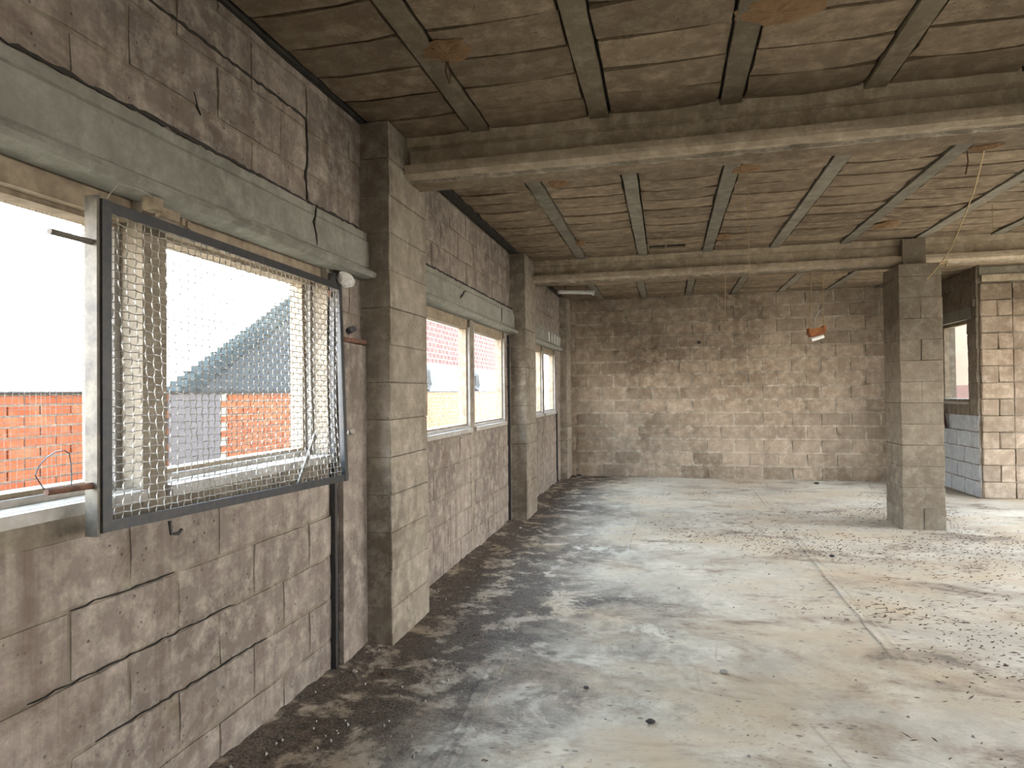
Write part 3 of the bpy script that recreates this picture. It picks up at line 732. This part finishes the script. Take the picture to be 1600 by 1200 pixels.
crack(walls[0], [(2.62, 2.20), (2.60, 2.12), (2.62, 2.02)], .053, .014, 3)
crack(walls[0], [(1.9, 2.4), (1.93, 2.33)], .0035, .012, 4)
crack(walls[1], [(4.70, 2.07), (4.82, 2.14), (4.86, 2.15)], .054, .018, 5)
crack(walls[1], [(5.98, 2.02), (5.99, 2.16)], .054, .016, 6)
crack(walls[1], [(4.0, 2.212), (5.2, 2.21), (6.5, 2.213)], .034, .014, 7)
crack(walls[0], [(1.42, .757), (1.8, .757)], .0035, .005, 8)
crack(walls[0], [(1.3, .558), (1.7, .555), (2.1, .556)], .0035, .004, 9)
crack(walls[0], [(1.5, .358), (1.9, .355), (2.3, .356)], .0035, .005, 10)

# ------------------------------------------------------------------ litter and rubble on the floor
lit = MB(); rnd = random.Random(5)
def leaf(x, y, L, W, a):
    z = floor_height(x, y)+.002; d = Vector((math.cos(a), math.sin(a), 0)); s = Vector((-d.y, d.x, 0)); c = Vector((x, y, z))
    k = rnd.uniform(.1, .5)*W
    lit.add([c-d*L/2, c+s*W/2+Vector((0, 0, k)), c+d*L/2+Vector((0, 0, rnd.uniform(0, .006))), c-s*W/2+Vector((0, 0, k*.3)), c+Vector((0, 0, k*1.3))],
            [(0, 4, 1), (1, 4, 2), (2, 4, 3), (3, 4, 0)])
n = 0
while n < 5200:
    x, y = rnd.uniform(.06, 6), rnd.uniform(1.4, 9.9)
    if x < .24 and (3.08 < y < 3.76 or 6.46 < y < 7.12): continue
    dens = mnoise.noise(Vector((x*.9, y*.75, 21)))+.5*mnoise.noise(Vector((x*2.7, y*2.2, 33)))
    right = .55*math.exp(-((x-3.6-.12*(y-4))/.5)**2)*(2.4 < y < 8)+.5*math.exp(-((x-4.4)/.4)**2)*(y > 5)
    if dens+right+.25*(x < .6) < .35+rnd.uniform(-.15, .35): continue
    n += 1
    big = rnd.random() < .12
    leaf(x, y, rnd.uniform(.02, .05) if big else rnd.uniform(.010, .028), rnd.uniform(.006, .014) if big else rnd.uniform(.005, .012), rnd.gauss(0, .7))
for cx_, cy_, sx_, sy_, cnt in ((2.95, 4.3, .22, .28, 130), (3.55, 5.2, .3, .7, 260), (3.3, 2.9, .3, .3, 120), (3.05, 2.5, .2, .15, 60), (4.2, 7.6, .5, .4, 120), (3.0, 7.2, .35, .4, 130), (2.2, 6.9, .4, .25, 110), (1.75, 6.2, .25, .5, 80)):
    for _ in range(cnt):
        leaf(rnd.gauss(cx_, sx_), rnd.gauss(cy_, sy_), rnd.uniform(.02, .07), rnd.uniform(.003, .009), rnd.gauss(0, .8))
stuff(lit.obj('leaf_litter', 'litter'))['label'] = 'dry brown leaf litter scattered over the concrete floor'
gr = MB()
for i in range(700):
    x = .03+abs(rnd.gauss(0, .45)) if rnd.random() < .6 else rnd.uniform(0, 5); y = rnd.uniform(1.5, 9.8); s = rnd.uniform(.003, .010)
    if x < .18 and (3.1 < y < 3.72 or 6.5 < y < 7.1): continue
    z = floor_height(x, y)
    gr.add([(x-s, y, z), (x+s*.6, y-s, z), (x+s*.7, y+s*.8, z), (x+rnd.uniform(-.3, .3)*s, y, z+s*rnd.uniform(.8, 1.4))], [(0, 1, 3), (1, 2, 3), (2, 0, 3)])
stuff(gr.obj('gravel', 'pebble'))['label'] = 'fine rubble grains along the window wall'
for i, (x, y, r, mt, lab) in enumerate([
    (1276, 757, .045, 'dark_rubble', 'black lump on the floor before the back wall'),
    (893, 742, .07, 'dark_rubble', 'black rubble heap in the far left corner by the pier'),
    (905, 744, .045, 'dark_rubble', 'small black lump right of the corner rubble heap'),
    (813, 826, .022, 'plaster', 'white chip on the floor beside the middle pier'),
    (690, 1068, .018, 'plaster', 'pale sliver on the dark dirt right of the nearest pier'),
    (554, 1053, .018, 'plaster', 'white chip in the dirt at the foot of the iron bar'),
    (598, 1055, .018, 'rust', 'reddish chip in the dirt before the nearest pier'),
    (677, 1034, .022, 'plaster', 'pale crumb on the tan patch by the nearest pier'),
    (1016, 1130, .026, 'dark_rubble', 'dark crumb in the bright foreground of the floor'),
    (1300, 870, .028, 'dark_rubble', 'dark crumb beside the long floor ridge'),
    (1131, 1052, .025, 'pebble', 'beige pebble lying in the middle foreground'),
    (916, 1076, .018, 'dark_rubble', 'small dark clod left of the beige foreground pebble')]):
    p = px(x, y, 'Z', 0); p.z = floor_height(p.x, p.y)
    lump(p, r*.6, 'rubble_piece', mt, lab, 'rubble', i+1, (1.3, .9, .6))

# ------------------------------------------------------------------ outside the windows
lw = thing('low_brick_wall', (-3.06, 10, -.3), 'low red hollow-brick wall outside the near windows', 'wall')
MB().box((-3.12, 1.5, -.3), (-3.012, 26, 1.365)).obj('mortar_core', 'lime', lw)
bw, bh = .25, .078
ms = []
for k in range(4):
    b_ = MB(); j = [random.uniform(-.003, .003) for _ in range(4)]
    b_.box((-.012, -bw/2+.009+j[0], -bh/2+.007), (.010+j[1], bw/2-.009+j[2], bh/2-.009)); ms.append(b_.mesh('brick')); ms[-1].materials.append(M['brick'])
far = MB(); zt = 1.36
for r_ in range(11):
    z = zt-bh*(r_+.5); y = 2.6+(r_ % 2)*bw/2
    while y < 20:
        if 5.12 < y < 5.86: pass
        elif y < 8.2 and 4.05 > abs(y-4.1)*0+0:
            if len([1]) and y > 3.2:
                o = bpy.data.objects.new('brick', random.choice(ms)); col.objects.link(o); o.parent = lw
                o.location = Vector((-3.0, y, z))-lw.location
        else: far.box((-3.013, y-bw/2+.007, z-bh/2+.006), (-2.99, y+bw/2-.007, z+bh/2-.006))
        y += bw
stuff(far.obj('brick_courses', 'brick', lw))
MB().box((-3.02, 5.12, .3), (-2.985, 5.84, 1.36)).obj('render_patch', 'pale_render', lw)
MB().box((-3.14, 1.5, 1.362), (-2.98, 26, 1.385)).obj('coping', 'gap', lw)
hs = thing('neighbour_building', (-5, 14, -.3), 'neighbouring building with grey gable, pale band and pinkish brick upper wall', 'building')
MB().prism([(6.6, -.3), (6.6, 1.18), (10.6, 3.40), (12.0, 3.40), (12.0, -.3)], 'X', -4.75, -4.5).obj('gable_wall', 'grey_render', hs)
sl = (3.40-1.18)/4.0
for k in range(34):
    y = 6.60+k*.13; z = 1.18+(y-6.6)*sl
    if z > 3.36: break
    MB().box((-4.76, y, z-.12), (-4.485, y+.131, z+.13*sl)).obj('verge_block', 'grey_teal', hs)
MB().box((-6.5, 12.0, -.3), (-4.5, 30, 3.5)).obj('upper_wall', 'lime', hs)
pk = MB(); z = 2.16; r_ = 0
while z < 3.4:
    y = 11.0+(r_ % 2)*.15
    while y < 28:
        pk.box((-4.52, y, z), (-4.475, y+.26, z+.115)); y += .30
    z += .14; r_ += 1
stuff(pk.obj('brick_courses', 'pink_brick', hs))
MB().box((-4.6, 10.9, 1.40), (-4.40, 30, 2.12)).obj('pale_band', 'pale_band', hs)
for y in (15.2, 19.5, 24): MB().tube([(-4.39, y, 1.9), (-4.36, y+.1, 1.6), (-4.38, y, 1.42)], .18, 8).obj('band_stain', 'grey_render', hs)
# courtyard seen through the small window on the right
tag(MB().box((4, 14.0, -.3), (12, 14.2, 4.2)).obj('courtyard_wall', 'cream'), 'cream rendered wall in the sun beyond the small right window', 'wall')
cp = thing('courtyard_pier', (6.05, 12.1, -.3), 'grey block pier in the courtyard beyond the small right window', 'pier')
for k in range(15):
    me = solid_block(.30, .4, .198, .005, .008, 'cp')
    if not me.materials: me.materials.append(M['column'])
    o = bpy.data.objects.new('concrete_block', me); col.objects.link(o); o.parent = cp; o.location = (random.uniform(-.005, .005), 0, k*.2)
wb = thing('wooden_bin', (6.9, 13.2, -.3), 'brown boarded box before the cream courtyard wall', 'box')
for k in range(5): MB().box((6.3, 13.0, -.3+k*.34), (7.6, 13.3, -.3+k*.34+.325)).obj('board', 'brown_wood', wb)
